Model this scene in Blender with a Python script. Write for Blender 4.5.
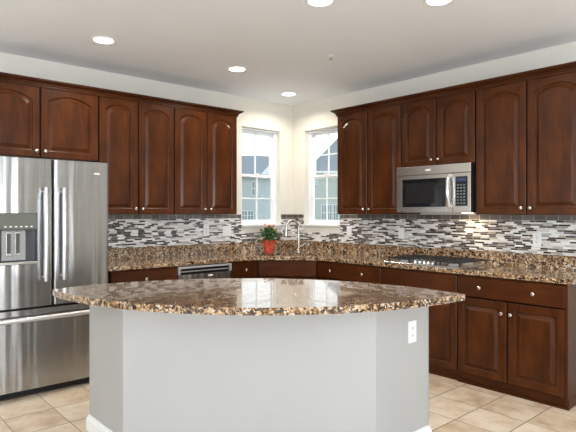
import bpy, bmesh, math, random
from mathutils import Vector, Matrix
random.seed(7)
PI = math.pi
scene = bpy.context.scene
C = scene.collection
for o in list(bpy.data.objects): bpy.data.objects.remove(o)

# ------------------------------------------------------------------ camera
CAM = (4.947, -4.483, 1.372)
cd = bpy.data.cameras.new('camera'); cam = bpy.data.objects.new('camera', cd); C.objects.link(cam)
cam.location = CAM
cam.rotation_euler = (PI/2, 0, math.atan2(0.7472, 0.6646))
cd.sensor_width = 36; cd.lens = 521/576*36; cd.shift_y = -3/576; cd.clip_start = .05; cd.clip_end = 500
scene.camera = cam

# ------------------------------------------------------------------ world, light, exposure
scene.view_settings.view_transform = 'Standard'; scene.view_settings.look = 'None'
scene.view_settings.gamma = 1; scene.view_settings.exposure = 0.0
w = bpy.data.worlds.new('world'); scene.world = w; w.use_nodes = True
nt = w.node_tree; bg = nt.nodes['Background']
tc = nt.nodes.new('ShaderNodeTexCoord'); sp = nt.nodes.new('ShaderNodeSeparateXYZ'); cr = nt.nodes.new('ShaderNodeValToRGB')
nt.links.new(tc.outputs['Generated'], sp.inputs[0]); nt.links.new(sp.outputs['Z'], cr.inputs[0]); nt.links.new(cr.outputs[0], bg.inputs[0])
cr.color_ramp.elements[0].color = (1, 1, 1, 1); cr.color_ramp.elements[1].color = (.62, .76, 1, 1)
bg.inputs[1].default_value = 1.8

def area(name, loc, rot, sx, sy, power, col):
    l = bpy.data.lights.new(name, 'AREA'); l.shape = 'RECTANGLE'; l.size = sx; l.size_y = sy; l.energy = power; l.color = col
    o = bpy.data.objects.new(name, l); C.objects.link(o); o.location = loc; o.rotation_euler = rot; return o
# daylight fill at unseen openings behind the camera, tilted up to brighten the ceiling
area('daylight_fill_patio', (5.2, -8.04, 1.25), (PI/2+.7, 0, 0), 3.2, 2.2, 85, (.90, .95, 1))
area('daylight_fill_a', (8.54, -3.8, 1.45), (PI/2+.7, 0, PI/2), 1.8, 1.6, 205, (.80, .90, 1))
area('daylight_fill_b', (8.54, -5.9, 1.45), (PI/2+.7, 0, PI/2), 1.6, 1.6, 125, (.80, .90, 1))
area('daylight_fill_c', (1.6, -8.04, 1.5), (PI/2+.6, 0, 0), 1.2, 1.6, 30, (.84, .93, 1))
CAN_POWER = 10.0
HOOD_POWER = 1.0

# ------------------------------------------------------------------ materials
def newmat(name):
    m = bpy.data.materials.new(name); m.use_nodes = True
    return m, m.node_tree, m.node_tree.nodes['Principled BSDF']
def N(nt, t, **k):
    n = nt.nodes.new('ShaderNode' + t)
    for a, b in k.items(): setattr(n, a, b)
    return n
def plain(name, col, rough=.5, metal=0, var=.04, scale=8, bump=0, coat=0, emis=None, spec=.5):
    m, nt, p = newmat(name)
    tcn = N(nt, 'TexCoord'); no = N(nt, 'TexNoise'); no.inputs['Scale'].default_value = scale; no.inputs['Detail'].default_value = 4
    nt.links.new(tcn.outputs['Object'], no.inputs['Vector'])
    r = N(nt, 'ValToRGB'); nt.links.new(no.outputs['Fac'], r.inputs[0])
    r.color_ramp.elements[0].position = .3; r.color_ramp.elements[1].position = .7
    r.color_ramp.elements[0].color = tuple(c*(1-var) for c in col)+(1,); r.color_ramp.elements[1].color = tuple(min(1, c*(1+var)) for c in col)+(1,)
    nt.links.new(r.outputs[0], p.inputs['Base Color'])
    p.inputs['Roughness'].default_value = rough; p.inputs['Metallic'].default_value = metal
    p.inputs['Coat Weight'].default_value = coat; p.inputs['Coat Roughness'].default_value = .08
    p.inputs['Specular IOR Level'].default_value = spec
    if bump:
        b = N(nt, 'Bump'); b.inputs['Strength'].default_value = bump; b.inputs['Distance'].default_value = .002
        n2 = N(nt, 'TexNoise'); n2.inputs['Scale'].default_value = 160; nt.links.new(tcn.outputs['Object'], n2.inputs['Vector'])
        nt.links.new(n2.outputs['Fac'], b.inputs['Height']); nt.links.new(b.outputs[0], p.inputs['Normal'])
    if emis:
        p.inputs['Emission Color'].default_value = emis[0]+(1,); p.inputs['Emission Strength'].default_value = emis[1]
    return m
def ramp(nt, stops, interp='LINEAR'):
    r = N(nt, 'ValToRGB'); e = r.color_ramp.elements; r.color_ramp.interpolation = interp
    while len(e) < len(stops): e.new(.5)
    for i, (p, c) in enumerate(stops): e[i].position = p; e[i].color = tuple(c)+(1,)
    return r
def wood(name, dark, light, vert=True):
    m, nt, p = newmat(name)
    t = N(nt, 'TexCoord'); mp = N(nt, 'Mapping'); nt.links.new(t.outputs['Object'], mp.inputs[0])
    mp.inputs['Scale'].default_value = (9, 9, 1.4) if vert else (1.4, 9, 9)
    n = N(nt, 'TexNoise'); n.inputs['Scale'].default_value = 2.2; n.inputs['Detail'].default_value = 7; n.inputs['Distortion'].default_value = .9
    nt.links.new(mp.outputs[0], n.inputs['Vector'])
    n2 = N(nt, 'TexNoise'); n2.inputs['Scale'].default_value = 2.5; n2.inputs['Detail'].default_value = 2; nt.links.new(t.outputs['Object'], n2.inputs['Vector'])
    ad = N(nt, 'Math', operation='MULTIPLY_ADD'); ad.inputs[1].default_value = .55; nt.links.new(n2.outputs['Fac'], ad.inputs[0])
    ml = N(nt, 'Math', operation='MULTIPLY'); ml.inputs[1].default_value = .5; nt.links.new(n.outputs['Fac'], ml.inputs[0]); nt.links.new(ml.outputs[0], ad.inputs[2])
    r = ramp(nt, [(.36, dark), (.68, light)]); nt.links.new(ad.outputs[0], r.inputs[0]); nt.links.new(r.outputs[0], p.inputs['Base Color'])
    p.inputs['Roughness'].default_value = .30; p.inputs['Specular IOR Level'].default_value = .2; p.inputs['Coat Weight'].default_value = .05; p.inputs['Coat Roughness'].default_value = .15
    b = N(nt, 'Bump'); b.inputs['Strength'].default_value = .06; b.inputs['Distance'].default_value = .001
    nt.links.new(n.outputs['Fac'], b.inputs['Height']); nt.links.new(b.outputs[0], p.inputs['Normal'])
    return m
CHERRY = wood('cherry_wood', (.032, .0080, .0015), (.094, .0255, .0050))
CHERRYH = wood('cherry_wood_horizontal_grain', (.030, .0073, .0014), (.076, .0195, .0038), False)
GAPSHADE = plain('painted_gap_shade', (.008, .004, .003), .8, spec=.05)
def granite():
    m, nt, p = newmat('brown_speckled_granite')
    t = N(nt, 'TexCoord'); nz = N(nt, 'TexNoise'); nz.inputs['Scale'].default_value = 45; nz.inputs['Detail'].default_value = 3
    nt.links.new(t.outputs['Object'], nz.inputs['Vector'])
    mx = N(nt, 'MixRGB'); mx.inputs[0].default_value = .045; nt.links.new(t.outputs['Object'], mx.inputs[1]); nt.links.new(nz.outputs['Color'], mx.inputs[2])
    v = N(nt, 'TexVoronoi'); v.inputs['Scale'].default_value = 98; nt.links.new(mx.outputs[0], v.inputs['Vector'])
    s = N(nt, 'SeparateColor'); nt.links.new(v.outputs['Color'], s.inputs[0])
    big = N(nt, 'TexNoise'); big.inputs['Scale'].default_value = 17; big.inputs['Detail'].default_value = 4; nt.links.new(t.outputs['Object'], big.inputs['Vector'])
    ma = N(nt, 'Math', operation='MULTIPLY_ADD'); ma.inputs[1].default_value = .9; ma.inputs[2].default_value = -.45; nt.links.new(big.outputs['Fac'], ma.inputs[0])
    ad = N(nt, 'Math', operation='ADD'); nt.links.new(s.outputs[0], ad.inputs[0]); nt.links.new(ma.outputs[0], ad.inputs[1])
    r = ramp(nt, [(0, (.010, .007, .006)), (.25, (.060, .028, .013)), (.38, (.19, .095, .040)), (.54, (.36, .21, .098)), (.74, (.50, .34, .19)), (.90, (.60, .51, .41))], 'CONSTANT')
    nt.links.new(ad.outputs[0], r.inputs[0]); nt.links.new(r.outputs[0], p.inputs['Base Color'])
    p.inputs['Roughness'].default_value = .20; p.inputs['Coat Weight'].default_value = .75; p.inputs['Coat Roughness'].default_value = .03
    return m
GRANITE = granite()
def steel(name, col=(.56, .54, .51), rough=.26, horiz=True, wave=.0):
    m, nt, p = newmat(name)
    t = N(nt, 'TexCoord'); mp = N(nt, 'Mapping'); nt.links.new(t.outputs['Object'], mp.inputs[0])
    mp.inputs['Scale'].default_value = (2, 2, 260) if horiz else (260, 260, 2)
    n = N(nt, 'TexNoise'); n.inputs['Scale'].default_value = 1.5; n.inputs['Detail'].default_value = 3; nt.links.new(mp.outputs[0], n.inputs['Vector'])
    r = ramp(nt, [(.3, [c*.93 for c in col]), (.7, [min(1, c*1.05) for c in col])]); nt.links.new(n.outputs['Fac'], r.inputs[0]); nt.links.new(r.outputs[0], p.inputs['Base Color'])
    p.inputs['Metallic'].default_value = 1; p.inputs['Roughness'].default_value = rough
    b = N(nt, 'Bump'); b.inputs['Strength'].default_value = .05; b.inputs['Distance'].default_value = .001; nt.links.new(n.outputs['Fac'], b.inputs['Height'])
    if wave:
        mp2 = N(nt, 'Mapping'); mp2.inputs['Scale'].default_value = (7, 0, .35); nt.links.new(t.outputs['Object'], mp2.inputs[0])
        n3 = N(nt, 'TexNoise'); n3.inputs['Scale'].default_value = 1.6; n3.inputs['Detail'].default_value = 1.5; nt.links.new(mp2.outputs[0], n3.inputs['Vector'])
        b2 = N(nt, 'Bump'); b2.inputs['Strength'].default_value = 1; b2.inputs['Distance'].default_value = wave; nt.links.new(n3.outputs['Fac'], b2.inputs['Height'])
        nt.links.new(b2.outputs[0], b.inputs['Normal'])
    nt.links.new(b.outputs[0], p.inputs['Normal'])
    return m
STEEL = steel('brushed_steel'); STEELW = steel('brushed_steel_door_panel', (.37, .365, .36), .25, True, .010)
NICKEL = plain('satin_nickel', (.52, .50, .47), .25, 1, .02)
CHROME = plain('polished_steel_bar', (.78, .78, .78), .16, 1, .02)
BLACK = plain('black_enamel', (.010, .010, .011), .35, spec=.25); IRON = plain('cast_iron', (.02, .02, .022), .5)
GASKET = plain('black_rubber', (.01, .01, .01), .7)
GLASSBLK = plain('black_glass', (.006, .007, .009), .06, coat=.25, spec=.3)
WALL = plain('cream_wall_paint', (.73, .695, .62), .75, 0, .01, 3, .05)
CEIL = plain('ceiling_paint', (.86, .875, .90), .8, 0, .01, 3, .05)
WHITE = plain('white_trim_paint', (.86, .86, .87), .4, 0, .01)
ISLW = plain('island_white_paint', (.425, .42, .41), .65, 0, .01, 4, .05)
PLATE = plain('white_plastic', (.85, .85, .84), .35, 0, .01)
SLOT = plain('dark_slot', (.08, .08, .08), .6)
VINYL = plain('white_vinyl', (.87, .88, .90), .35, 0, .01)
GREYP = plain('grey_plastic', (.33, .33, .33), .4); DARKP = plain('charcoal_plastic', (.06, .06, .065), .4)
KEYP = plain('dim_key_plastic', (.16, .17, .19), .4)
DISP = plain('smoky_green_display', (.14, .15, .13), .12, 0, .05, coat=.6)
BLUED = plain('blue_display', (.02, .03, .08), .2, emis=((.12, .2, .6), .05))
LENS = plain('lamp_lens', (1, .96, .9), .4, emis=((1, .93, .82), 10))
LENS2 = plain('hood_lamp_lens', (1, .9, .7), .4, emis=((1, .82, .55), 10))
FOIL = plain('red_foil_wrap', (.68, .085, .045), .28, 0, .6, 45, coat=.4)
SOIL = plain('potting_soil', (.03, .02, .012), .9)
LEAF = plain('dark_green_leaf', (.045, .15, .03), .45, 0, .4, 30)
PETAL = plain('peach_petal', (.85, .50, .27), .6, 0, .12, 30); PETAL2 = plain('coral_petal', (.85, .25, .14), .6, 0, .12, 30)
def glass():
    m = bpy.data.materials.new('window_glass'); m.use_nodes = True; nt = m.node_tree; nt.nodes.clear()
    o = N(nt, 'OutputMaterial'); lw = N(nt, 'LayerWeight'); lw.inputs[0].default_value = .5; pw = N(nt, 'Math', operation='POWER'); pw.inputs[1].default_value = 4
    ad = N(nt, 'Math', operation='MULTIPLY_ADD'); ad.inputs[1].default_value = .8; ad.inputs[2].default_value = .03; nt.links.new(lw.outputs['Facing'], pw.inputs[0]); nt.links.new(pw.outputs[0], ad.inputs[0]); mx = N(nt, 'MixShader'); tr = N(nt, 'BsdfTransparent'); gl = N(nt, 'BsdfGlossy')
    tr.inputs[0].default_value = (.95, .975, .97, 1); gl.inputs['Roughness'].default_value = .01
    nt.links.new(ad.outputs[0], mx.inputs[0]); nt.links.new(tr.outputs[0], mx.inputs[1]); nt.links.new(gl.outputs[0], mx.inputs[2]); nt.links.new(mx.outputs[0], o.inputs[0])
    return m
GLASS = glass()
def floor_mat():
    m, nt, p = newmat('beige_floor_tile')
    t = N(nt, 'TexCoord'); mp = N(nt, 'Mapping'); nt.links.new(t.outputs['Object'], mp.inputs[0])
    S = .331
    mp.inputs['Scale'].default_value = (1/S, 1/.32, 1); mp.inputs['Location'].default_value = (-3.10/S+20, 1.36/.32+20, 0)
    sx = N(nt, 'SeparateXYZ'); nt.links.new(mp.outputs[0], sx.inputs[0])
    ds = []; fl = []
    for a in ('X', 'Y'):
        pp = N(nt, 'Math', operation='PINGPONG'); pp.inputs[1].default_value = .5; nt.links.new(sx.outputs[a], pp.inputs[0]); ds.append(pp)
        f = N(nt, 'Math', operation='FLOOR'); nt.links.new(sx.outputs[a], f.inputs[0]); fl.append(f)
    thk = N(nt, 'Math', operation='MULTIPLY'); thk.inputs[1].default_value = .72; nt.links.new(ds[0].outputs[0], thk.inputs[0])
    mn = N(nt, 'Math', operation='MINIMUM'); nt.links.new(thk.outputs[0], mn.inputs[0]); nt.links.new(ds[1].outputs[0], mn.inputs[1])
    lt = N(nt, 'Math', operation='LESS_THAN'); lt.inputs[1].default_value = .0075; nt.links.new(mn.outputs[0], lt.inputs[0])
    cb = N(nt, 'CombineXYZ'); nt.links.new(fl[0].outputs[0], cb.inputs[0]); nt.links.new(fl[1].outputs[0], cb.inputs[1])
    wn = N(nt, 'TexWhiteNoise'); nt.links.new(cb.outputs[0], wn.inputs[0])
    no = N(nt, 'TexNoise'); no.inputs['Scale'].default_value = 5; no.inputs['Detail'].default_value = 6; no.inputs['Roughness'].default_value = .6
    va = N(nt, 'VectorMath', operation='ADD'); nt.links.new(t.outputs['Object'], va.inputs[0]); nt.links.new(wn.outputs['Color'], va.inputs[1]); nt.links.new(va.outputs[0], no.inputs['Vector'])
    ma = N(nt, 'Math', operation='MULTIPLY_ADD'); ma.inputs[1].default_value = .16; nt.links.new(wn.outputs['Value'], ma.inputs[0]); nt.links.new(no.outputs['Fac'], ma.inputs[2])
    r = ramp(nt, [(.36, (.45, .325, .21)), (.55, (.66, .53, .39)), (.75, (.76, .68, .56))]); nt.links.new(ma.outputs[0], r.inputs[0])
    mx = N(nt, 'MixRGB'); mx.inputs[2].default_value = (.16, .11, .075, 1); nt.links.new(lt.outputs[0], mx.inputs[0]); nt.links.new(r.outputs[0], mx.inputs[1])
    nt.links.new(mx.outputs[0], p.inputs['Base Color']); p.inputs['Roughness'].default_value = .38
    b = N(nt, 'Bump'); b.inputs['Distance'].default_value = .003; b.inputs['Strength'].default_value = .5; b.invert = True
    nt.links.new(lt.outputs[0], b.inputs['Height']); nt.links.new(b.outputs[0], p.inputs['Normal'])
    return m
def mosaic(border=False):
    m, nt, p = newmat('taupe_border_tile' if border else 'linear_glass_mosaic')
    t = N(nt, 'TexCoord'); sx = N(nt, 'SeparateXYZ'); nt.links.new(t.outputs['Object'], sx.inputs[0])
    u = N(nt, 'Math', operation='ADD'); nt.links.new(sx.outputs['X'], u.inputs[0]); nt.links.new(sx.outputs['Y'], u.inputs[1])
    hrow = .0465 if border else .0152
    zr = N(nt, 'Math', operation='MULTIPLY_ADD'); zr.inputs[1].default_value = 1/hrow; zr.inputs[2].default_value = (-1.3095/hrow+10) if border else (-1.3090/hrow+50)
    nt.links.new(sx.outputs['Z'], zr.inputs[0])
    row = N(nt, 'Math', operation='FLOOR'); nt.links.new(zr.outputs[0], row.inputs[0])
    fr = N(nt, 'Math', operation='PINGPONG'); fr.inputs[1].default_value = .5; nt.links.new(zr.outputs[0], fr.inputs[0])
    wrow = N(nt, 'TexWhiteNoise', noise_dimensions='1D'); nt.links.new(row.outputs[0], wrow.inputs['W'])
    us = N(nt, 'Math', operation='MULTIPLY'); us.inputs[1].default_value = 1/.098 if border else 1/.074; nt.links.new(u.outputs[0], us.inputs[0])
    wr = N(nt, 'Math', operation='MULTIPLY_ADD'); wr.inputs[1].default_value = 57.3; nt.links.new(wrow.outputs['Value'], wr.inputs[0]); nt.links.new(us.outputs[0], wr.inputs[2])
    v1 = N(nt, 'TexVoronoi', voronoi_dimensions='1D'); v2 = N(nt, 'TexVoronoi', voronoi_dimensions='1D', feature='DISTANCE_TO_EDGE')
    for v in (v1, v2):
        nt.links.new(wr.outputs[0], v.inputs['W']); v.inputs['Scale'].default_value = 1; v.inputs['Randomness'].default_value = 0 if border else .8
    s = N(nt, 'SeparateColor'); nt.links.new(v1.outputs['Color'], s.inputs[0])
    if border: r = ramp(nt, [(0, (.085, .07, .062)), (.5, (.12, .10, .088)), (1, (.16, .135, .12))])
    else: r = ramp(nt, [(0, (.012, .008, .007)), (.19, (.045, .030, .026)), (.29, (.17, .13, .11)), (.37, (.42, .35, .29)), (.45, (.72, .69, .66)), (.66, (.88, .87, .85)), (.91, (.45, .46, .48))], 'CONSTANT')
    nt.links.new(s.outputs[0], r.inputs[0])
    g1 = N(nt, 'Math', operation='LESS_THAN'); g1.inputs[1].default_value = .035 if border else .07; nt.links.new(fr.outputs[0], g1.inputs[0])
    g2 = N(nt, 'Math', operation='LESS_THAN'); g2.inputs[1].default_value = .022 if border else .018; nt.links.new(v2.outputs['Distance'], g2.inputs[0])
    g = N(nt, 'Math', operation='MAXIMUM'); nt.links.new(g1.outputs[0], g.inputs[0]); nt.links.new(g2.outputs[0], g.inputs[1])
    mx = N(nt, 'MixRGB'); mx.inputs[2].default_value = (.66, .64, .62, 1) if not border else (.40, .37, .34, 1)
    nt.links.new(g.outputs[0], mx.inputs[0]); nt.links.new(r.outputs[0], mx.inputs[1]); nt.links.new(mx.outputs[0], p.inputs['Base Color'])
    p.inputs['Roughness'].default_value = .12
    b = N(nt, 'Bump'); b.inputs['Distance'].default_value = .002; b.inputs['Strength'].default_value = .4; b.invert = True
    nt.links.new(g.outputs[0], b.inputs['Height']); nt.links.new(b.outputs[0], p.inputs['Normal'])
    return m
FLOOR = floor_mat(); MOSAIC = mosaic(); BORDER = mosaic(True)
def siding(name, col, pitch):
    m, nt, p = newmat(name)
    t = N(nt, 'TexCoord'); sx = N(nt, 'SeparateXYZ'); nt.links.new(t.outputs['Object'], sx.inputs[0])
    f = N(nt, 'Math', operation='MULTIPLY'); f.inputs[1].default_value = 1/pitch; nt.links.new(sx.outputs['Z'], f.inputs[0])
    fr = N(nt, 'Math', operation='FRACT'); nt.links.new(f.outputs[0], fr.inputs[0])
    r = ramp(nt, [(0, [c*.72 for c in col]), (.14, col), (1, [min(1, c*1.06) for c in col])]); nt.links.new(fr.outputs[0], r.inputs[0])
    nt.links.new(r.outputs[0], p.inputs['Base Color']); p.inputs['Roughness'].default_value = .6
    return m
SIDA = siding('blue_grey_siding', (.50, .56, .58), .28); SIDB = siding('sage_siding', (.50, .54, .50), .28)
SHING = siding('grey_shingle', (.21, .235, .25), .3)
SLATE = plain('slate_window_glass', (.30, .35, .37), .2)
HANDLE = plain('satin_handle_metal', (.66, .66, .67), .34, .85, .01)
BADGE = plain('bright_badge_metal', (.86, .86, .86), .35, .3, .01)
SILVER = plain('satin_silver_trim', (.55, .56, .56), .35, .4)
LAWN = plain('lawn', (.10, .15, .05), .9, 0, .3, 3)

# ------------------------------------------------------------------ mesh helpers
class MB:
    def __init__(s): s.v = []; s.f = []; s.sm = []
    def add(s, vs, fs, smooth=False):
        b = len(s.v); s.v += [tuple(v) for v in vs]; s.f += [tuple(b+i for i in f) for f in fs]; s.sm += [smooth]*len(fs); return s
    def box(s, x0, x1, y0, y1, z0, z1):
        v = [(x, y, z) for z in (z0, z1) for y in (y0, y1) for x in (x0, x1)]
        return s.add(v, [(0, 2, 3, 1), (4, 5, 7, 6), (0, 1, 5, 4), (2, 6, 7, 3), (0, 4, 6, 2), (1, 3, 7, 5)])
    def prism(s, pts, z0, z1, smooth=False):          # counter-clockwise outline
        n = len(pts); v = [(x, y, z0) for x, y in pts]+[(x, y, z1) for x, y in pts]
        s.add(v, [tuple(reversed(range(n))), tuple(range(n, 2*n))])
        return s.add(v, [(i, (i+1) % n, n+(i+1) % n, n+i) for i in range(n)], smooth)
    def lathe(s, prof, c=(0, 0, 0), axis='z', n=20):
        vs = []
        for r, h in prof:
            for k in range(n):
                a = 2*PI*k/n; x, y = r*math.cos(a), r*math.sin(a)
                if axis == 'z': q = (x, y, h)
                elif axis == 'y': q = (x, h, y)
                else: q = (h, x, y)
                vs.append((c[0]+q[0], c[1]+q[1], c[2]+q[2]))
        m = len(prof); fs = [(i*n+k, i*n+(k+1) % n, (i+1)*n+(k+1) % n, (i+1)*n+k) for i in range(m-1) for k in range(n)]
        s.add(vs, fs, True); b = len(s.v)-len(vs)
        s.f += [tuple(b+k for k in reversed(range(n))), tuple(b+(m-1)*n+k for k in range(n))]; s.sm += [False, False]
        return s
    def tube(s, pts, r, n=12):
        P = [Vector(p) for p in pts]; rs = r if isinstance(r, list) else [r]*len(P); vs = []
        t0 = (P[1]-P[0]).normalized(); up = Vector((0, 0, 1)) if abs(t0.z) < .9 else Vector((1, 0, 0)); a = t0.cross(up).normalized()
        for i, p in enumerate(P):
            t = (P[min(i+1, len(P)-1)]-P[max(i-1, 0)]).normalized(); a = (a-t*a.dot(t)).normalized(); b = t.cross(a)
            for k in range(n):
                q = 2*PI*k/n; vs.append(p+(a*math.cos(q)+b*math.sin(q))*rs[i])
        m = len(P); s.add(vs, [(i*n+k, i*n+(k+1) % n, (i+1)*n+(k+1) % n, (i+1)*n+k) for i in range(m-1) for k in range(n)], True)
        b0 = len(s.v)-len(vs); s.f += [tuple(b0+k for k in reversed(range(n))), tuple(b0+(m-1)*n+k for k in range(n))]; s.sm += [False]*2
        return s
    def sweep(s, path, prof):                          # open path in XY, closed profile (outward to the right of travel, z)
        P = [Vector(p) for p in path]; m = len(prof); vs = []
        for i, p in enumerate(P):
            d1 = (P[i]-P[i-1]).normalized() if i else (P[1]-P[0]).normalized(); d2 = (P[i+1]-P[i]).normalized() if i < len(P)-1 else d1
            n1 = Vector((d1.y, -d1.x)); n2 = Vector((d2.y, -d2.x)); mn = (n1+n2).normalized(); k = 1/max(.2, mn.dot(n1))
            for o, z in prof: vs.append((p.x+mn.x*o*k, p.y+mn.y*o*k, z))
        fs = [(i*m+j, (i+1)*m+j, (i+1)*m+(j+1) % m, i*m+(j+1) % m) for i in range(len(P)-1) for j in range(m)]
        fs += [tuple(range(m)), tuple((len(P)-1)*m+j for j in reversed(range(m)))]
        return s.add(vs, fs)
    def loops(s, L, cap=True):                         # nested closed loops of equal length
        n = len(L[0]); vs = [p for l in L for p in l]
        fs = [(i*n+k, i*n+(k+1) % n, (i+1)*n+(k+1) % n, (i+1)*n+k) for i in range(len(L)-1) for k in range(n)]
        if cap: fs += [tuple(reversed(range(n))), tuple((len(L)-1)*n+k for k in range(n))]
        return s.add(vs, fs)
def link(name, me, mat=None, parent=None, bevel=0, loc=None, rz=None):
    o = bpy.data.objects.new(name, me); C.objects.link(o)
    if mat and not me.materials: me.materials.append(mat)
    if parent: o.parent = parent
    if loc: o.location = loc
    if rz is not None: o.rotation_euler.z = rz
    if bevel:
        b = o.modifiers.new('bevel', 'BEVEL'); b.width = bevel; b.segments = 2; b.limit_method = 'ANGLE'; b.angle_limit = math.radians(40)
    return o
def mesh(name, mb):
    me = bpy.data.meshes.new(name); me.from_pydata(mb.v, [], mb.f)
    for p, q in zip(me.polygons, mb.sm): p.use_smooth = q
    bm = bmesh.new(); bm.from_mesh(me); bmesh.ops.recalc_face_normals(bm, faces=bm.faces); bm.to_mesh(me); bm.free()
    me.set_sharp_from_angle(angle=math.radians(50)) if any(mb.sm) else None
    me.update(); return me
def part(name, mb, mat, parent=None, bevel=0, loc=None, rz=None): return link(name, mesh(name, mb), mat, parent, bevel, loc, rz)
def tag(o, label=None, cat=None, group=None, kind=None):
    if label: o['label'] = label
    if cat: o['category'] = cat
    if group: o['group'] = group
    if kind: o['kind'] = kind
    return o
def thing(name, label, cat, loc=(0, 0, 0), rz=0, group=None, kind=None):
    o = bpy.data.objects.new(name, None); C.objects.link(o); o.location = loc; o.rotation_euler.z = rz; o.empty_display_size = .1
    return tag(o, label, cat, group, kind)
def struct(name, mb, mat, label=None, parent=None, bevel=0):
    o = part(name, mb, mat, parent, bevel); return tag(o, label, kind=None if parent else 'structure')
def fill(outer, holes, z0, z1):                        # slab with holes
    bm = bmesh.new(); es = []
    for lp in [outer]+holes:
        vs = [bm.verts.new((x, y, z1)) for x, y in lp]; es += [bm.edges.new((vs[i], vs[(i+1) % len(vs)])) for i in range(len(vs))]
    bmesh.ops.triangle_fill(bm, edges=es, use_beauty=True)
    r = bmesh.ops.extrude_face_region(bm, geom=list(bm.faces))
    for e in r['geom']:
        if isinstance(e, bmesh.types.BMVert): e.co.z = z0
    bmesh.ops.recalc_face_normals(bm, faces=bm.faces)
    me = bpy.data.meshes.new('slab'); bm.to_mesh(me); bm.free(); return me
def rot45(x, y): return ((x-y)*.70711, (x+y)*.70711)   # corner frame: x along the diagonal front, -y towards the room

# ------------------------------------------------------------------ room shell
H = 2.743
WT = .16; RX = 8.5; RY = -8.0
struct('floor', MB().box(-WT, RX+WT, RY-WT, WT, -.12, 0), FLOOR, 'beige stone tile floor with dark grout lines')
struct('ceiling', MB().box(-WT, RX+WT, RY-WT, WT, H, H+.15), CEIL, 'flat pale ceiling with recessed lamps')
WZ0, WZ1 = 1.235, 2.397; WA, WB = .218, .812           # opening: sill, head, distance of its two jambs from the corner
def wall(name, a, b, openings, horizontal, t0, t1, label):
    m = MB(); cur = a
    def bx(u0, u1, z0, z1):
        if horizontal: m.box(u0, u1, t0, t1, z0, z1)
        else: m.box(t0, t1, u0, u1, z0, z1)
    for (o0, o1, z0, z1) in sorted(openings):
        bx(cur, o0, 0, H); bx(o0, o1, 0, z0) if z0 > 0 else None; bx(o0, o1, z1, H); cur = o1
    bx(cur, b, 0, H)
    return struct(name, m, WALL, label)
wall('wall_right', 0, RX, [(WA, WB, WZ0, WZ1)], True, 0, WT, 'cream wall behind the microwave and cooktop')
wall('wall_left', RY, 0, [(-WB, -WA, WZ0, WZ1)], False, -WT, 0, 'cream wall behind the refrigerator')
wall('wall_front', 0, RX, [(3.6, 6.8, .05, 2.35), (1.0, 2.2, .7, 2.3)], True, RY-WT, RY, 'cream wall behind the viewer')
wall('wall_back', RY, 0, [(-4.7, -2.9, .65, 2.25), (-6.7, -5.1, .65, 2.25)], False, RX, RX+WT, 'cream wall to the right of the viewer')

def kitchen_window(name, loc, rz, label):
    # local: x along the wall (as seen from the room), -y into the room, opening centred on x = 0, y = 0 is the wall face
    w = thing(name, label, None, loc, rz, kind='structure'); hw = (WB-WA)/2-.001
    z0, z1 = WZ0+.001, WZ1-.001
    fr = MB(); a, b = .066, .15
    fr.box(-hw, -hw+.032, a, b, z0, z1).box(hw-.032, hw, a, b, z0, z1).box(-hw+.032, hw-.032, a, b, z1-.02, z1).box(-hw+.032, hw-.032, a, b, z0, z0+.022)
    part('frame', fr, VINYL, w, .003)
    zm = 1.822
    for nm, y, zb, zt, iw in (('upper_sash', .115, zm-.018, z1-.0205, .032), ('lower_sash', .082, z0+.0225, zm+.022, .032)):
        s = MB(); x = hw-.033; sw = .032; d = .028
        s.box(-x, -x+sw, y, y+d, zb, zt).box(x-sw, x, y, y+d, zb, zt).box(-x+sw, x-sw, y, y+d, zt-sw, zt).box(-x+sw, x-sw, y, y+d, zb, zb+sw)
        q = part(nm, s, VINYL, w, .002)
        part('pane', MB().box(-x+sw-.004, x-sw+.004, y+.012, y+.016, zb+sw-.004, zt-sw+.004), GLASS, q)
        zc = (zb+zt)/2
        part('muntin', MB().box(-.007, .007, y+.004, y+.022, zb+sw, zt-sw).box(-x+sw, x-sw, y+.005, y+.021, zc-.007, zc+.007), VINYL, q)
    part('sash_lock', MB().box(-.03, .03, .07, .082, zm+.022, zm+.034).lathe([(.012, 0), (.012, .012)], (0, .085, zm+.022)), VINYL, w, .002)
    part('stool', MB().box(-hw-.012, hw+.012, -.03, .0655, WZ0-.022, WZ0+.002), WHITE, w, .004)
    return w
kitchen_window('window_1', (0, -(WA+WB)/2, 0), PI/2, 'white double-hung window left of the room corner')
kitchen_window('window_2', ((WA+WB)/2, 0, 0), 0, 'white double-hung window right of the room corner')
for i, (lx, ly, rz, ww, za, zb) in enumerate([(5.2, RY, PI, 3.2, .05, 2.35), (1.6, RY, PI, 1.2, .7, 2.3), (RX, -3.8, -PI/2, 1.8, .65, 2.25), (RX, -5.9, -PI/2, 1.6, .65, 2.25)]):
    w_ = thing('window_%d' % (i+3), None, None, (lx, ly, 0), rz, kind='structure'); f = MB(); k = ww/2-.001
    f.box(-k, -k+.06, .02, .1, za+.001, zb-.001).box(k-.06, k, .02, .1, za+.001, zb-.001).box(-k+.06, k-.06, .02, .1, zb-.07, zb-.001).box(-k+.06, k-.06, .02, .1, za+.001, za+.07).box(-.04, .04, .02, .1, za+.07, zb-.07)
    part('frame', f, VINYL, w_)

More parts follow.
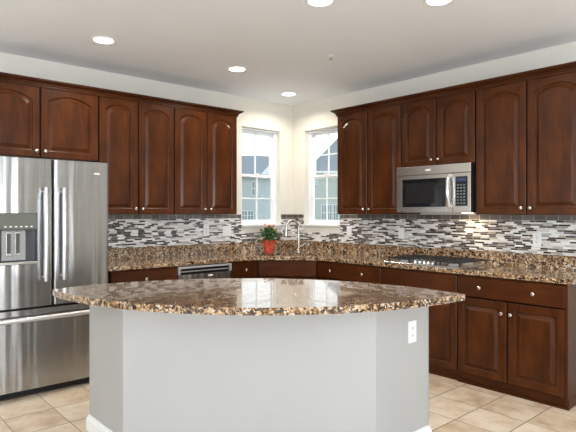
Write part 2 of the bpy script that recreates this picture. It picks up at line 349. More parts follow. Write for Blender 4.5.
# ------------------------------------------------------------------ outside, seen through the two windows
struct('ground', MB().box(-110, -WT-.05, -60, 110, -.6, -.5), LAWN, 'lawn outside the windows')
FW = Vector((-.7472, .6646)); RT = Vector((.6646, .7472)); DD = 55.0
def pr(px): return (px-288)/521*DD
def pz(py): return 1.372+(213-py)/521*DD
def house(name, label, r0, r1, eave, ridge, sid, wins, depth=9, hip=False, gable=None):
    base = Vector(CAM[:2])+FW*DD
    h = thing(name, label, 'house', (base.x, base.y, -.5), math.atan2(.7472, .6646)); zo = .5
    part('wall', MB().box(r0, r1, 0, depth, 0, eave+zo), sid, h)
    e = eave+zo; g = ridge+zo; ov = .4
    a = depth*.5 if hip else 0
    v = [(r0-ov, -ov, e), (r1+ov, -ov, e), (r1+ov, depth+ov, e), (r0-ov, depth+ov, e), (r0-ov+(hip or 0), depth/2, g), (r1+ov-(hip or 0), depth/2, g)]
    v2 = [(x, y, z-.18) for x, y, z in v[:4]]
    rf = MB().add(v+v2, [(0, 1, 5, 4), (2, 3, 4, 5), (0, 4, 3), (1, 2, 5), (0, 6, 7, 1), (1, 7, 8, 2), (2, 8, 9, 3), (3, 9, 6, 0), (6, 9, 8, 7)])
    part('roof', rf, SHING, h)
    part('fascia', MB().box(r0-ov, r1+ov, -ov-.06, -ov-.005, e-.25, e-.02), VINYL, h)
    if gable:
        ga, gb, gt = gable; gm = (ga+gb)/2
        part('gable', MB().add([(ga, -.8, e), (gb, -.8, e), (gm, -.8, gt+zo), (ga, 2, e), (gb, 2, e), (gm, 2, gt+zo)], [(0, 1, 2), (3, 5, 4), (0, 2, 5, 3), (1, 4, 5, 2), (0, 3, 4, 1)]), VINYL, h)
    for (x0, x1, za, zb, sh) in wins:
        za += zo; zb += zo
        f = part('window', MB().box(x0-.06, x1+.06, -.06, .02, za-.06, zb+.06), VINYL, h)
        part('pane', MB().box(x0, (x0+x1)/2-.03, -.09, -.06, za, (za+zb)/2-.03).box((x0+x1)/2+.03, x1, -.09, -.06, za, (za+zb)/2-.03).box(x0, (x0+x1)/2-.03, -.09, -.06, (za+zb)/2+.03, zb).box((x0+x1)/2+.03, x1, -.09, -.06, (za+zb)/2+.03, zb), SLATE if not sh else GREYP, f)
    return h
house('neighbour_house', 'pale blue-grey sided house with a low grey roof, through the left window', -17, pr(283), pz(175), pz(151), SIDA,
      [(pr(252.2), pr(257.6), pz(195), pz(182), 1), (pr(242.3), pr(247), pz(220), pz(211), 0), (pr(248.2), pr(253), pz(220), pz(211), 0)], gable=(pr(261), pr(281), pz(164)))
house('neighbour_house', 'grey-green sided house with a steep hipped roof, through the right window', pr(309), 19, pz(171), pz(125), SIDB,
      [(pr(322), pr(326), pz(220), pz(205), 0), (pr(327.5), pr(331.5), pz(220), pz(205), 0), (pr(333.5), pr(338), pz(220), pz(205), 0), (pr(315.5), pr(317.5), pz(184), pz(179), 0)], hip=4.6)

# ------------------------------------------------------------------ cabinet parts
KNOB = mesh('knob', MB().lathe([(.0055, 0), (.0055, -.012), (.009, -.016), (.0155, -.020), (.0165, -.025), (.013, -.030), (.005, -.032)], axis='y', n=16)); KNOB.materials.append(NICKEL)
def knob(parent, x, z, y=0): return link('knob', KNOB, None, parent, loc=(x, y, z))
def door_mesh(w, h, arch=0, st=.057):
    n = 24
    def loop(i, y, arched):
        p = [(i, y, i), (w-i, y, i)]
        x0, x1 = i, w-i; zt = h-i; ww = w/2-i
        for k in range(n+1):
            x = x1+(x0-x1)*k/n; s = abs((x-w/2)/ww)
            if arched and arch:
                sh = .93; q = min(1, s/sh)
                R = (sh*ww)**2/(2*arch)+arch/2
                dz = R-math.sqrt(max(0, R*R-(q*sh*ww)**2)); z = zt-dz-(0.006 if s > sh else 0)
            else: z = zt
            p.append((x, y, z))
        return p
    L = [loop(.0015, 0, 0), loop(0, -.003, 0), loop(0, -.017, 0), loop(.004, -.021, 0), loop(st-.006, -.021, 1), loop(st-.003, -.019, 1), loop(st-.001, -.010, 1), loop(st+.004, -.0075, 1), loop(st+.011, -.0075, 1), loop(st+.034, -.0185, 1), loop(st+.037, -.0205, 1)]
    return MB().loops(L)
def door(parent, x, z, w, h, side=None, kz=.05, arch=0, yf=0, name='door'):
    o = part(name, door_mesh(w, h, arch), CHERRY, parent, loc=(x, yf, z))
    if side: knob(o, w-.03 if side == 'r' else .03, kz if kz > 0 else h+kz, -.021)
    return o
def drawer(parent, x, z, w, h, knobs, yf, name='drawer'):
    m = MB().loops([[(i, y, i), (w-i, y, i), (w-i, y, h-i), (i, y, h-i)] for i, y in ((.0015, 0), (0, -.003), (0, -.016), (.005, -.021), (.02, -.021))])
    o = part(name, m, CHERRYH, parent, loc=(x, yf, z))
    for k in knobs: knob(o, k*w, h/2, -.021)
    return o
G = .011
UD = .31; BD = .61
def gap_shade(t, x0, x1, z0, z1, yf, side, zs=None):     # added strips whose dark colour stands in for shade in the door gaps
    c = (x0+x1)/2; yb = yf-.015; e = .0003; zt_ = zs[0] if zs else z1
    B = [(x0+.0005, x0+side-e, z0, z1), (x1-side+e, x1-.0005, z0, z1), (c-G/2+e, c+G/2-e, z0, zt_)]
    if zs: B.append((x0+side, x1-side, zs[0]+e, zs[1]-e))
    for b in B: part('gap_shade_strip', MB().box(b[0], b[1], yb, yf-.0001, b[2], b[3]), GAPSHADE, t)
def upper(label, loc, rz, w, z0, z1, group, arch, depth=UD):
    t = thing('wall_cabinet', label, 'cabinet', (loc[0], loc[1], 0), rz, group)
    part('body', MB().box(.0005, w-.0005, -depth, -.001, z0, z1), CHERRY, t)
    gap_shade(t, 0, w, z0, z1-.009, -depth, .006)
    dw = (w-.012-G)/2
    door(t, .006, z0+.003, dw, z1-z0-.012, 'r', .05, arch, -depth-.001); door(t, .006+dw+G, z0+.003, dw, z1-z0-.012, 'l', .05, arch, -depth-.001)
    return t
UZ0, UZ1 = 1.358, 2.43
gl, gr_ = 'wall cabinets left of the windows', 'wall cabinets right of the windows'
upper('tall dark cherry wall cabinet with two arched doors, ending beside the left window', (0, -1.885), PI/2, .765, UZ0, UZ1, gl, .045)
upper('tall dark cherry wall cabinet with two arched doors, right beside the refrigerator', (0, -2.6455), PI/2, .7595, UZ0, UZ1, gl, .045)
upper('short dark cherry wall cabinet with two arched doors above the steel refrigerator', (0, -3.632), PI/2, .9855, 1.835, UZ1, gl, .05)
upper('tall dark cherry wall cabinet with two arched doors, between right window and microwave', (1.08, 0), 0, .835, UZ0, UZ1, gr_, .045)
upper('short dark cherry wall cabinet with two arched doors above the microwave', (1.916, 0), 0, .768, 1.805, UZ1, gr_, .045)
upper('tall dark cherry wall cabinet with two arched doors right of the microwave', (2.685, 0), 0, .868, UZ0, UZ1, gr_, .05)
prof = [(.0005, UZ1-.010), (.006, UZ1-.010), (.006, UZ1+.008), (.014, UZ1+.012), (.014, UZ1+.020), (.024, UZ1+.026), (.038, UZ1+.033), (.038, UZ1+.038), (.050, UZ1+.040), (.050, UZ1+.052), (-.012, UZ1+.052), (-.012, UZ1+.001), (.0005, UZ1+.001)]
def crown(path, label):
    m = MB().sweep(path, prof); tag(part('crown_molding', m, CHERRYH), label, 'molding', None)
F = UD+.024
crown([(F, -3.64), (F, -1.118), (.001, -1.118)], 'dark cherry crown molding along the cabinets above the refrigerator')
crown([(1.078, -.001), (1.078, -F), (3.56, -F)], 'dark cherry crown molding along the cabinets above the microwave')

def base(label, loc, rz, w, group=None, kn=(.5,), doors=2, fname='drawer', y0=-BD, end=False):
    t = thing('base_cabinet', label, 'cabinet', (loc[0], loc[1], 0), rz, group)
    part('body', MB().box(.0005, w-.0005, -BD, -.002, .075, .8755), CHERRY, t)
    gap_shade(t, 0, w, .083, .8755, -BD, .004 if doors == 2 else .004, (.693, .704))
    part('toe_kick', MB().box(.0005, w-.0005, -.612, -.05, 0, .0745), CHERRYH, t)
    drawer(t, .004, .704, w-.008, .160, kn, -BD-.001, fname)
    if doors == 1: door(t, .004, .083, w-.008, .610, 'l', -.085, 0, -BD-.001)
    else:
        dw = (w-.008-G)/2
        door(t, .004, .083, dw, .610, 'r', -.085, 0, -BD-.001); door(t, .004+dw+G, .083, dw, .610, 'l', -.085, 0, -BD-.001)
    return t
base('dark cherry base cabinet with one drawer knob between refrigerator and dishwasher', (0, -2.665), PI/2, .644)
base('narrow dark cherry base cabinet between the dishwasher and the corner sink', (0, -1.395), PI/2, .323, doors=1)
base('dark cherry base cabinet with a two-knob drawer, right of the corner sink', (1.073, 0), 0, .842, kn=(.24, .745))
base('dark cherry base cabinet with a knobless front under the gas cooktop', (1.916, 0), 0, .773, kn=(), fname='false_front')
t = base('dark cherry base cabinet with a two-knob drawer at the right end of the counter', (2.69, 0), 0, .828, kn=(.24, .745))
part('end_panel', MB().box(.829, .847, -BD-.018, -.002, .075, .8755).box(.829, .847, -.612, -.002, 0, .0748), CHERRY, t, .0015)
part('shoe_molding', MB().box(.0005, .853, -.629, -.613, 0, .018), CHERRYH, t)
# corner sink cabinet
t = thing('sink_cabinet', 'dark cherry diagonal corner cabinet under the sink', 'cabinet', (0, 0, 0), PI/4)
k = 1.0715
fp = [(.002, -.002), (.002, -k), (BD, -k), (k, -BD), (k, -.002)]
inv = lambda p: ((p[0]+p[1])*.70711, (p[1]-p[0])*.70711)
part('body', MB().prism([inv(p) for p in fp], .075, .66), CHERRY, t)
yd = -(BD+k)*.70711; hwd = (k-BD)*.70711
part('face_frame', MB().box(-hwd+.001, hwd-.001, yd, yd+.02, .66, .8755), CHERRY, t)
part('toe_kick', MB().prism([inv(p) for p in [(.05, -.05), (.05, -k), (.609, -k), (k, -.609), (k, -.05)]], 0, .0745), CHERRYH, t)
gap_shade(t, -hwd+.015, hwd-.015, .083, .866, yd, .007, (.693, .704))
drawer(t, -hwd+.022, .704, 2*hwd-.044, .160, (), yd-.001, 'false_front')
dw = (2*hwd-.044-G)/2
door(t, -hwd+.022, .083, dw, .610, 'r', -.085, 0, yd-.001); door(t, -hwd+.022+dw+G, .083, dw, .610, 'l', -.085, 0, yd-.001)

# ------------------------------------------------------------------ perimeter countertop with sink
ce = .643
SK = (0.02, -.90, .355, .205)                          # sink centre and half sizes in the corner frame
def rrect(cx, cy, hx, hy, r, n=5):
    p = []
    for (sx, sy, a0) in ((1, 1, 0), (-1, 1, 90), (-1, -1, 180), (1, -1, 270)):
        for i in range(n+1):
            a = math.radians(a0+90*i/n); p.append((cx+sx*(hx-r)+r*math.cos(a), cy+sy*(hy-r)+r*math.sin(a)))
    return p
CZ0, CZ1 = .8765, .914
ct = thing('countertop', 'brown speckled granite countertop running around the corner along both walls', 'countertop')
outer = [(.0215, -.0215), (.0215, -2.725), (ce, -2.725), (ce, -1.085), (1.085, -ce), (3.575, -ce), (3.575, -.0215)]
hole = [rot45(*p) for p in rrect(*SK, .05)]
me = fill(outer, [hole], CZ0, CZ1); o = link('slab', me, GRANITE, ct, .006)
part('backsplash_strip', MB().prism([(.001, -.001), (.001, -2.725), (.0212, -2.725), (.0212, -.0212), (3.575, -.0212), (3.575, -.001)], CZ0, 1.0275), GRANITE, ct, .002)
# sink
sk = thing('sink', 'undermount stainless steel sink set in the corner of the granite counter', 'sink', (0, 0, 0), PI/4)
cx, cy, hx, hy = SK
L = [[(x, y, z) for x, y in rrect(cx, cy, hx+e, hy+e, r)] for e, r, z in ((.02, .06, .8755), (.02, .06, .8735), (.006, .055, .8735), (-.008, .05, .70), (-.03, .04, .685))]
L2 = [[(x, y, z) for x, y in rrect(cx, cy, hx+e, hy+e, r)] for e, r, z in ((-.032, .04, .688), (-.011, .05, .703), (.003, .055, .8755))]
part('bowl', MB().loops(L[1:]+L2, False).add([p for p in L2[0]], [tuple(range(len(L2[0])))]), STEEL, sk)
part('drain', MB().lathe([(.05, .6885), (.05, .692), (.038, .692), (.03, .689)], (cx, cy, 0)), CHROME, sk)
# faucet
FXY = rot45(.10, -.645)
fa = thing('faucet', 'brushed nickel gooseneck faucet behind the corner sink', 'faucet', (FXY[0], FXY[1], .9145), PI/4)
part('base', MB().lathe([(.029, 0), (.029, .006), (.022, .014), (.019, .05), (.0165, .055)]), NICKEL, fa)
dv = Vector((-.86, -.51, 0)).normalized(); R_ = .082; pts = [(0, 0, .05), (0, 0, .15), (0, 0, .285)]
for i in range(1, 15):
    a = PI*i/14; pts.append((dv.x*R_*(1-math.cos(a)), dv.y*R_*(1-math.cos(a)), .285+R_*math.sin(a)))
e = pts[-1]; pts.append((e[0], e[1], .27))
part('neck', MB().tube(pts, .0145), NICKEL, fa)
part('spray_head', MB().tube([(e[0], e[1], .272), (e[0], e[1], .24), (e[0]+dv.x*.002, e[1], .20), (e[0]+dv.x*.003, e[1], .185)], [.016, .018, .021, .019], 14), NICKEL, fa)
part('lever', MB().tube([(.012, 0, .075), (.045, .0, .085), (.085, 0, .118)], [.009, .007, .005], 10), NICKEL, fa)
SXY = rot45(.215, -.655)
sd = thing('soap_dispenser', 'small nickel soap dispenser right of the faucet', 'soap dispenser', (SXY[0], SXY[1], .9145), PI/4)
part('body', MB().lathe([(.02, 0), (.02, .005), (.011, .012), (.010, .075), (.013, .08), (.013, .1), (.008, .105)]), NICKEL, sd)
part('spout', MB().tube([(0, 0, .095), (-.03, -.035, .1), (-.045, -.05, .094)], [.007, .006, .005], 10), NICKEL, sd)

# ------------------------------------------------------------------ tile backsplash
BT = .0085
m1 = MB(); b1 = MB()
zt, zb = 1.355, 1.309
m1.box(.001, BT, -2.9, -WB-.014, 1.0285, zb).box(.001, BT, -WB-.014, -WA+.014, 1.0285, 1.135).box(.001, BT, -WA+.014, -BT-.0005, 1.0285, zb)
b1.box(.001, BT, -2.9, -WB-.014, zb+.0003, zt).box(.001, BT, -WA+.014, -BT-.0005, zb+.0003, zt)
t = thing('tile_backsplash', 'grey and white strip mosaic backsplash on the wall by the refrigerator', 'backsplash')
part('mosaic_field', m1, MOSAIC, t); part('border_row', b1, BORDER, t)
m1 = MB(); b1 = MB()
m1.box(WB+.014, 3.575, -BT, -.001, 1.0285, zb).box(WA-.014, WB+.014, -BT, -.001, 1.0285, 1.135).box(.001, WA-.014, -BT, -.001, 1.0285, zb)
b1.box(WB+.014, 3.575, -BT, -.001, zb+.0003, zt).box(.001, WA-.014, -BT, -.001, zb+.0003, zt)
t = thing('tile_backsplash', 'brown and white strip mosaic backsplash on the wall behind the cooktop', 'backsplash')
part('mosaic_field', m1, MOSAIC, t); part('border_row', b1, BORDER, t)

# ------------------------------------------------------------------ outlets and switches
def plate(label, loc, rz, kind, w=.072, h=.117):
    t = thing('wall_outlet' if kind == 'o' else 'light_switch', label, 'outlet' if kind == 'o' else 'switch', loc, rz, None)
    part('plate', MB().box(-w/2, w/2, -.006, 0, -h/2, h/2), PLATE, t, .002)
    if kind == 'o':
        for s in (-1, 1):
            q = part('socket', MB().prism([(.0165*math.cos(a)*1.0, 0) for a in (0,)]*0 or [(-.015, -.0085), (.015, -.0085), (.015, -.006), (-.015, -.006)], s*.02-.0135, s*.02+.0135), PLATE, t, .001)
            part('slot', MB().box(-.008, -.005, -.0092, -.0086, s*.02-.003, s*.02+.007).box(.005, .008, -.0092, -.0086, s*.02-.003, s*.02+.007).box(-.002, .002, -.0092, -.0086, s*.02-.009, s*.02-.005), SLOT, q)
        part('screw', MB().lathe([(.003, -.0061), (.003, -.0072)], axis='y', n=10), NICKEL, t)
    else:
        n = 2 if w > .1 else 1
        for i in range(n):
            xo = 0 if n == 1 else (-.023 if i == 0 else .023)
            part('rocker', MB().box(xo-.016, xo+.016, -.010, -.006, -.033, .033), PLATE, t, .002)
    return t
plate('white outlet plate on the mosaic between the refrigerator and left window, farther from the corner', (BT+.0005, -1.311, 1.176), PI/2, 'o')
plate('wide white double switch plate on the mosaic just left of the left window', (BT+.0005, -1.03, 1.166), PI/2, 's', .118)
plate('white switch plate on the mosaic just right of the right window', (.97, -BT-.0005, 1.166), 0, 's')
plate('white switch plate on the mosaic left of the cooktop, below the microwave', (1.688, -BT-.0005, 1.163), 0, 's')
plate('white outlet plate on the mosaic right of the cooktop', (3.068, -BT-.0005, 1.147), 0, 'o')

# ------------------------------------------------------------------ island
def arc(cx, cy, r, a0, a1, n): return [(cx+r*math.cos(math.radians(a0+(a1-a0)*i/n)), cy+r*math.sin(math.radians(a0+(a1-a0)*i/n))) for i in range(n+1)]
front = arc(1.735, -1.80, 1.665, -90, 0, 40)           # big curved front edge
back = arc(3.15, -3.28, 1.515, 90, 180, 36)             # gently curved rear edge
out = [(1.672, -3.462)]+front+[(3.418, -1.782)]+back
def dedupe(p): return [q for i, q in enumerate(p) if math.dist(q, p[i-1]) > .004]
tag(part('island_countertop', MB().prism(dedupe(out), .8765, .914, True), GRANITE, None, .006), 'curved brown speckled granite top of the white kitchen island', 'countertop')
isl = thing('kitchen_island', 'white painted island base with a faceted front under the curved granite top', 'island')
bb = [(1.648, -3.23), (2.1415, -3.23), (3.168, -2.268), (3.168, -1.775)]+arc(3.15, -3.28, 1.500, 89, 177.5, 24)
bb = [p for p in bb]
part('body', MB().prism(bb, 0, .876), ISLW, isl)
bprof = [(0.0005, 0), (.0155, 0), (.0155, .066), (.013, .078), (.008, .083), (.007, .096), (.0005, .1)]
part('baseboard', MB().sweep([(1.655, -3.17), (1.648, -3.23), (2.1415, -3.23), (3.168, -2.268), (3.168, -1.775), (3.12, -1.775)], bprof), WHITE, isl)
plate('white outlet plate on the right face of the kitchen island', (3.1685, -1.941, .685), PI/2, 'o', .076, .125)

# ------------------------------------------------------------------ refrigerator
fr = thing('refrigerator', 'large stainless steel french-door refrigerator with a bottom freezer drawer', 'refrigerator', (0, -3.176, 0), PI/2)
FD = -.78; FB = -.70; X0, X1 = -.437, .437
part('cabinet', MB().box(X0+.004, X1-.004, FB, -.03, .04, 1.755), GREYP, fr, .004)
part('hinge_cover', MB().box(X0+.01, X0+.11, FB-.02, FB+.12, 1.756, 1.776), DARKP, fr, .004)
part('hinge_cover', MB().box(X1-.11, X1-.01, FB-.02, FB+.12, 1.756, 1.776), DARKP, fr, .004)
part('gasket', MB().box(X0+.012, X1-.012, FB-.012, FB-.0005, .07, 1.752), GASKET, fr)
part('toe_grille', MB().box(X0+.01, X1-.01, FD+.035, FB-.001, .012, .062), BLACK, fr, .003)
for x in (X0+.06, X1-.06):
    for y in (-.66, -.1): part('foot', MB().lathe([(.02, 0), (.02, .01), (.012, .012), (.012, .04)], (x, y, 0), n=12), BLACK, fr)
def pillow(x0, x1, z0, z1, yb, yf, hole=None):        # door with rounded vertical edges, slightly bowed front
    n = 16; r = .014; prof2 = [(x0, yb)]
    for i in range(5): a = PI/2*i/4; prof2.append((x0+r-r*math.cos(a), yf+r+.006-r*math.sin(a)))
    for i in range(1, n): s = i/n; x = x0+r+(x1-x0-2*r)*s; prof2.append((x, yf+.006*(2*s-1)**2))
    for i in range(5): a = PI/2*(1-i/4); prof2.append((x1-r+r*math.cos(a), yf+r+.006-r*math.sin(a)))
    prof2.append((x1, yb))
    return prof2
def fdoor(name, x0, x1, z0, z1):
    return part(name, MB().prism(pillow(x0, x1, z0, z1, FB-.013, FD), z0, z1, True), STEELW, fr, .004)
# left door is built around the dispenser opening
dl = -.372; dr = -.113; dz0, dz1 = .992, 1.372
P = pillow(X0, -.0045, 0, 0, FB-.013, FD)
def clipx(P, a, b):
    q = [p for p in P if a < p[0] < b]
    def yat(x):
        f = sorted([p for p in P if p[1] < FB-.02]);
        for i in range(len(f)-1):
            if f[i][0] <= x <= f[i+1][0]: return f[i][1]+(f[i+1][1]-f[i][1])*(x-f[i][0])/max(1e-6, f[i+1][0]-f[i][0])
        return FD
    q = [p for p in q if p[1] < FB-.02]
    L_ = [(a, FB-.013), (a, yat(a))] if a > X0 else [(X0, FB-.013)]
    R_ = [(b, yat(b)), (b, FB-.013)] if b < -.0046 else [(-.0045, FB-.013)]
    return L_+q+R_
ld = part('door', MB().prism(P, dz1, 1.78, True).prism(P, .672, dz0, True).prism(clipx(P, X0, dl), dz0, dz1, True).prism(clipx(P, dr, 0), dz0, dz1, True), STEELW, fr)
rd = fdoor('door', .0045, X1, .672, 1.78)
dwf = fdoor('freezer_drawer', X0, X1, .062, .655)
di = part('dispenser', MB().box(dl+.001, dr-.001, FD+.066, FB-.0135, dz0+.001, dz1-.001), DARKP, ld)
part('control_panel', MB().box(dl+.003, dr-.003, FD-.004, FD+.065, 1.25, dz1-.003), DISP, ld, .003)
part('control_buttons', MB().box(-.34, -.325, FD-.0055, FD-.0042, 1.268, 1.276).box(-.305, -.29, FD-.0055, FD-.0042, 1.268, 1.276).box(-.27, -.255, FD-.0055, FD-.0042, 1.268, 1.276).box(-.235, -.22, FD-.0055, FD-.0042, 1.268, 1.276).box(-.2, -.185, FD-.0055, FD-.0042, 1.268, 1.276).box(-.165, -.15, FD-.0055, FD-.0042, 1.268, 1.276), PLATE, ld)
part('drip_tray', MB().box(dl+.003, dr-.003, FD-.006, FD+.065, dz0+.002, dz0+.022), STEEL, ld, .003)
part('recess_panel', MB().box(dl+.02, dr-.075, FD+.03, FD+.065, dz0+.03, 1.245), GREYP, ld, .004)
for x in (-.305, -.245):
    q = part('paddle', MB().box(x-.02, x+.02, FD+.018, FD+.03, 1.06, 1.235), STEEL, ld, .003)
    part('paddle_inset', MB().box(x-.013, x+.013, FD+.015, FD+.018, 1.075, 1.222), DARKP, q, .001)
def bar(name, parent, p0, p1, off, r=.0125):
    p0 = Vector(p0); p1 = Vector(p1); d = (p1-p0).normalized(); o_ = Vector((0, -off, 0))
    n = 12; L = []
    wv = d.cross(Vector((0, 1, 0)))
    m = MB(); sd = Vector((abs(d.z), 0, abs(d.x)))*.0165; L = []
    for i in range(13):
        f = i/12; c = p0+o_+(p1-p0)*f+Vector((0, -.012*math.sin(PI*f), 0)); e = .7 if i in (0, 12) else 1
        L.append([c+sd*e+Vector((0, .012, 0)), c+sd*e+Vector((0, -.008, 0)), c+sd*.6*e+Vector((0, -.014, 0)), c-sd*.6*e+Vector((0, -.014, 0)), c-sd*e+Vector((0, -.008, 0)), c-sd*e+Vector((0, .012, 0))])
    m.loops(L)
    for q in (p0+d*.03, p1-d*.03): m.tube([q+Vector((0, .004, 0)), q+o_*1.05], r*.8, 10)
    return part(name, m, HANDLE, parent)
bar('handle', ld, (-.066, FD, .86), (-.066, FD, 1.565), .045)
bar('handle', rd, (.066, FD, .86), (.066, FD, 1.565), .045)
bar('handle', dwf, (X0+.02, FD, .592), (X1-.02, FD, .592), .045)
def badge(parent, x, y, z, a=.026, b=.0075):
    pts = [(a*math.cos(2*PI*i/28), b*math.sin(2*PI*i/28)) for i in range(28)]
    inn = [(a*.86*math.cos(2*PI*i/28), b*.62*math.sin(2*PI*i/28)) for i in range(28)]
    m = MB().loops([[(x+p, y, z+q) for p, q in pts], [(x+p, y-.003, z+q) for p, q in pts], [(x+p, y-.003, z+q) for p, q in inn], [(x+p, y-.0015, z+q) for p, q in inn]])
    return part('badge', m, BADGE, parent)
badge(rd, .335, FD+.0015, 1.688)

# ------------------------------------------------------------------ microwave
mw = thing('microwave', 'stainless steel over-range microwave hung above the cooktop', 'microwave', (1.918, 0, 0), 0)
W = .762; MZ0, MZ1 = 1.378, 1.802; MF = -.375
part('housing', MB().box(.001, W-.001, MF, -.012, MZ0, MZ1), BLACK, mw, .002)
part('underside_panel', MB().box(.02, W-.02, MF+.02, -.03, MZ0-.004, MZ0-.0005), STEEL, mw)
part('surface_lamp', MB().box(W-.22, W-.14, -.16, -.10, MZ0-.007, MZ0-.0042), LENS2, mw)
part('vent_panel', MB().box(0, W, MF-.022, MF-.0005, 1.722, MZ1), STEEL, mw, .003)
dm = MB(); x1 = .592; za, zb_ = MZ0, 1.7185
wx0, wx1, wz0, wz1 = .066, .527, 1.427, 1.684
for b_ in ((0, wx0, za, zb_), (wx1, x1, za, zb_), (wx0, wx1, za, wz0), (wx0, wx1, wz1, zb_)): dm.box(b_[0], b_[1], MF-.025, MF-.0005, b_[2], b_[3])
dd = part('door', dm, STEEL, mw, .0)
part('window', MB().box(wx0-.0, wx1, MF-.0215, MF-.0010, wz0, wz1), GLASSBLK, dd)
part('window_screen', MB().box(wx0+.03, wx0+.345, MF-.0222, MF-.0216, wz0+.035, wz1-.035), BLACK, dd)
hm = MB().tube([(.568, MF-.028-.040*math.sin(PI*i/12)**.6, 1.418+.29*i/12) for i in range(13)], .015, 14)
part('handle', hm, CHROME, dd)
cp = part('control_panel', MB().box(x1+.003, W, MF-.025, MF-.0005, za, zb_), STEEL, mw, .002)
part('keypad', MB().box(x1+.03, W-.028, MF-.0275, MF-.0255, 1.432, 1.688), GLASSBLK, cp, .0005)
part('display', MB().box(x1+.042, W-.04, MF-.0285, MF-.0276, 1.645, 1.675), BLUED, cp)
bt = MB()
for i in range(3):
    for j in range(7): bt.box(x1+.044+i*.030, x1+.062+i*.030, MF-.0284, MF-.0276, 1.452+j*.026, 1.463+j*.026)
part('keys', bt, KEYP, cp)
badge(mw, .345, MF-.0225, 1.762, .03, .009)
l = bpy.data.lights.new('hood_light', 'AREA'); l.size = .06; l.energy = HOOD_POWER; l.color = (1, .78, .48)
lo = bpy.data.objects.new('hood_light', l); C.objects.link(lo); lo.parent = mw; lo.location = (W-.18, -.13, MZ0-.012)

# ------------------------------------------------------------------ cooktop
ck = thing('gas_cooktop', 'stainless steel gas cooktop with black grates set in the granite counter', 'cooktop', (2.300, -.335, .9145), 0)
CW, CDp = .38, .262
part('pan', MB().loops([[(-CW+i, -CDp+i, z), (CW-i, -CDp+i, z), (CW-i, CDp-i, z), (-CW+i, CDp-i, z)] for i, z in ((0, 0), (0, .006), (.006, .011), (.018, .011), (.024, .007))]), STEEL, ck)
for (x, y, r) in ((-.25, .12, .038), (-.25, -.11, .03), (.25, .12, .038), (.25, -.11, .03), (0, .08, .046)):
    b_ = part('burner', MB().lathe([(r+.014, .007), (r+.012, .016), (r, .018), (r, .024)], (x, y, 0)), GREYP, ck)
    part('burner_cap', MB().lathe([(r-.003, .0243), (r-.001, .028), (r-.006, .033), (r*.4, .034)], (x, y, 0)), IRON, b_)
for gx, gw in ((-.25, .12), (0, .115), (.25, .12)):
    g = MB(); z0, z1 = .036, .048; y0, y1 = (-.215, .235) if gx else (-.10, .235); q = .006
    g.box(gx-gw, gx+gw, y0, y0+2*q, z0, z1).box(gx-gw, gx+gw, y1-2*q, y1, z0, z1).box(gx-gw, gx-gw+2*q, y0+2*q, y1-2*q, z0, z1).box(gx+gw-2*q, gx+gw, y0+2*q, y1-2*q, z0, z1)
    g.box(gx-q, gx+q, y0+2*q, y1-2*q, z0, z1)
    for yy in ((.12, -.11) if gx else (.08,)): g.box(gx-gw+2*q, gx-q, yy-q, yy+q, z0, z1).box(gx+q, gx+gw-2*q, yy-q, yy+q, z0, z1)
    for sx in (-gw+q, gw-q):
        for sy in (y0+q, y1-q): g.box(gx+sx-q, gx+sx+q, sy-q, sy+q, .0075, z0)
    part('grate', g, IRON, ck)
for i in range(5): part('knob', MB().lathe([(.019, .0075), (.019, .012), (.015, .014), (.0145, .030), (.010, .033)], (-.09+i*.045, -.185, 0)), CHROME, ck)

# ------------------------------------------------------------------ dishwasher
dw_ = thing('dishwasher', 'stainless steel dishwasher built in left of the corner sink', 'dishwasher', (0, -2.0205, 0), PI/2)
part('tub', MB().box(.004, .619, -.56, -.02, .09, .868), GREYP, dw_)
part('door', MB().box(.008, .615, -.630, -.561, .10, .79), STEELW, dw_, .004)
part('trim_frame', MB().box(.008, .615, -.632, -.561, .846, .866).box(.008, .03, -.632, -.561, .791, .8455).box(.593, .615, -.632, -.561, .791, .8455), SILVER, dw_, .002)
q = part('control_panel', MB().box(.031, .592, -.612, -.561, .791, .8455), BLACK, dw_)
part('handle_bar', MB().box(.035, .588, -.630, -.6125, .812, .822), GREYP, q, .003)
badge(dw_, .36, -.6305, .765, .03, .009)
part('toe_panel', MB().box(.008, .615, -.575, -.561, .012, .095), BLACK, dw_)

# ------------------------------------------------------------------ potted plant
px_, py_ = .365, -.70
pt = thing('potted_plant', 'potted plant with peach flowers in red foil beside the sink', 'plant', (px_, py_, .9145))
L = []
n = 40
for r, z, ruf in ((.046, 0, 0), (.052, .01, .003), (.056, .05, .005), (.062, .10, .007), (.068, .13, .010), (.080, .152, .014), (.074, .153, .014), (.060, .130, .006), (.054, .115, .001)):
    L.append([((r+ruf*math.sin(9*2*PI*k/n))*math.cos(2*PI*k/n), (r+ruf*math.sin(9*2*PI*k/n))*math.sin(2*PI*k/n), z+ruf*.7*math.cos(11*2*PI*k/n)*(z > .05)) for k in range(n)])
m = MB().loops(L); m.sm = [True]*len(m.f)
part('foil_wrapped_pot', m, FOIL, pt)
part('soil', MB().lathe([(.046, .1105), (.052, .118)], n=20), SOIL, pt)
st = MB(); lf = MB(); heads = []
for i in range(16):
    a = random.uniform(0, 2*PI); r = random.uniform(.01, .10); h = random.uniform(.27, .335)-r*.45
    tip = Vector((r*math.cos(a), r*math.sin(a), h)); st.tube([(tip.x*.3, tip.y*.3, .12), (tip.x*.7, tip.y*.7, .12+(h-.12)*.6), tip], .002, 6); heads.append(tip)
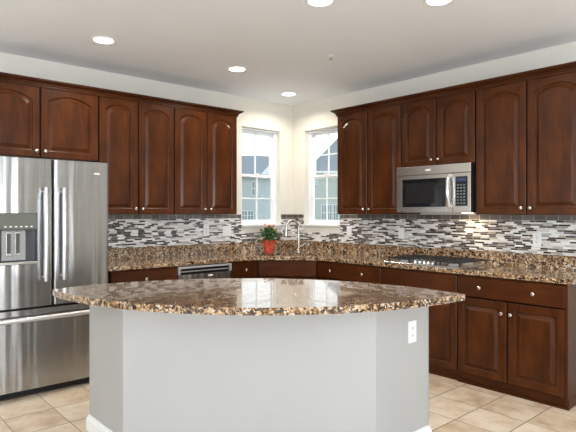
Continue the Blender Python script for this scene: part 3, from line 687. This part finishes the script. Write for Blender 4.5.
for i in range(330):
    a = random.uniform(0, 2*PI); r = random.uniform(.0, .115); z = random.uniform(.165, .30)-r*.3; c = Vector((r*math.cos(a), r*math.sin(a), z))
    d = Vector((math.cos(a+random.uniform(-.8, .8)), math.sin(a+random.uniform(-.8, .8)), random.uniform(-.5, .7))).normalized(); ln = random.uniform(.03, .05); s_ = d.cross(Vector((0, 0, 1))).normalized()*ln*.32; up = s_.cross(d).normalized()*ln*.12
    p = [c, c+d*ln*.35+s_, c+d*ln*.35-s_, c+d*ln*.7+s_*.8, c+d*ln*.7-s_*.8, c+d*ln, c+d*ln*.35-up, c+d*ln*.7-up]
    lf.add(p, [(0, 6, 1), (0, 2, 6), (1, 6, 7, 3), (6, 2, 4, 7), (3, 7, 5), (7, 4, 5)])
part('stems', st, LEAF, pt); tag(part('foliage', lf, LEAF, pt), kind='stuff')
for i, hpt in enumerate(heads[:12]):
    f = MB()
    for j in range(14):
        a = j*2.4; el = .15+j*.09; d = Vector((math.cos(a)*math.cos(el), math.sin(a)*math.cos(el), math.sin(el))); s_ = d.cross(Vector((0, 0, 1))).normalized()*.009; c = hpt+Vector((0, 0, .004))
        f.add([c, c+d*.014+s_, c+d*.024, c+d*.014-s_, c+d*.014+Vector((0, 0, -.003))], [(0, 1, 4), (1, 2, 4), (2, 3, 4), (3, 0, 4)])
    part('flower', f, PETAL2 if i % 5 == 4 else PETAL, pt)

# ------------------------------------------------------------------ ceiling lamps and sprinkler
def can(x, y, label):
    t = thing('ceiling_light', label, 'ceiling light', (x, y, H), 0, 'recessed ceiling lights')
    part('trim_ring', MB().lathe([(.096, -.0005), (.096, -.004), (.088, -.008), (.078, -.006), (.074, -.0008)], n=36), WHITE, t)
    part('lens', MB().lathe([(.073, -.0008), (.073, -.004), (.06, -.006)], n=32), LENS, t)
    l = bpy.data.lights.new('can_light', 'AREA'); l.shape = 'DISK'; l.size = .13; l.energy = CAN_POWER; l.color = (1, .91, .79); l.spread = math.radians(150)
    o = bpy.data.objects.new('can_light', l); C.objects.link(o); o.parent = t; o.location = (0, 0, -.012)
can(.89, -2.83, 'round recessed ceiling light in front of the refrigerator wall, leftmost in view')
can(.92, -1.55, 'round recessed ceiling light second nearest the room corner, left of the windows')
can(.47, -.49, 'round recessed ceiling light in the corner above the sink')
can(2.57, -2.09, 'round recessed ceiling light at the top edge of the photo, above the island')
can(3.09, -1.53, 'rightmost recessed ceiling light at the top edge, towards the microwave wall')
can(4.7, -4.9, None) if False else None
t = thing('sprinkler_head', 'small white fire sprinkler head on the ceiling', 'sprinkler', (1.80, -1.18, H))
part('escutcheon', MB().lathe([(.036, -.0005), (.036, -.004), (.02, -.010), (.012, -.011)], n=24), WHITE, t)
part('deflector', MB().lathe([(.007, -.0112), (.007, -.03), (.02, -.031), (.02, -.034)], n=16), NICKEL, t)
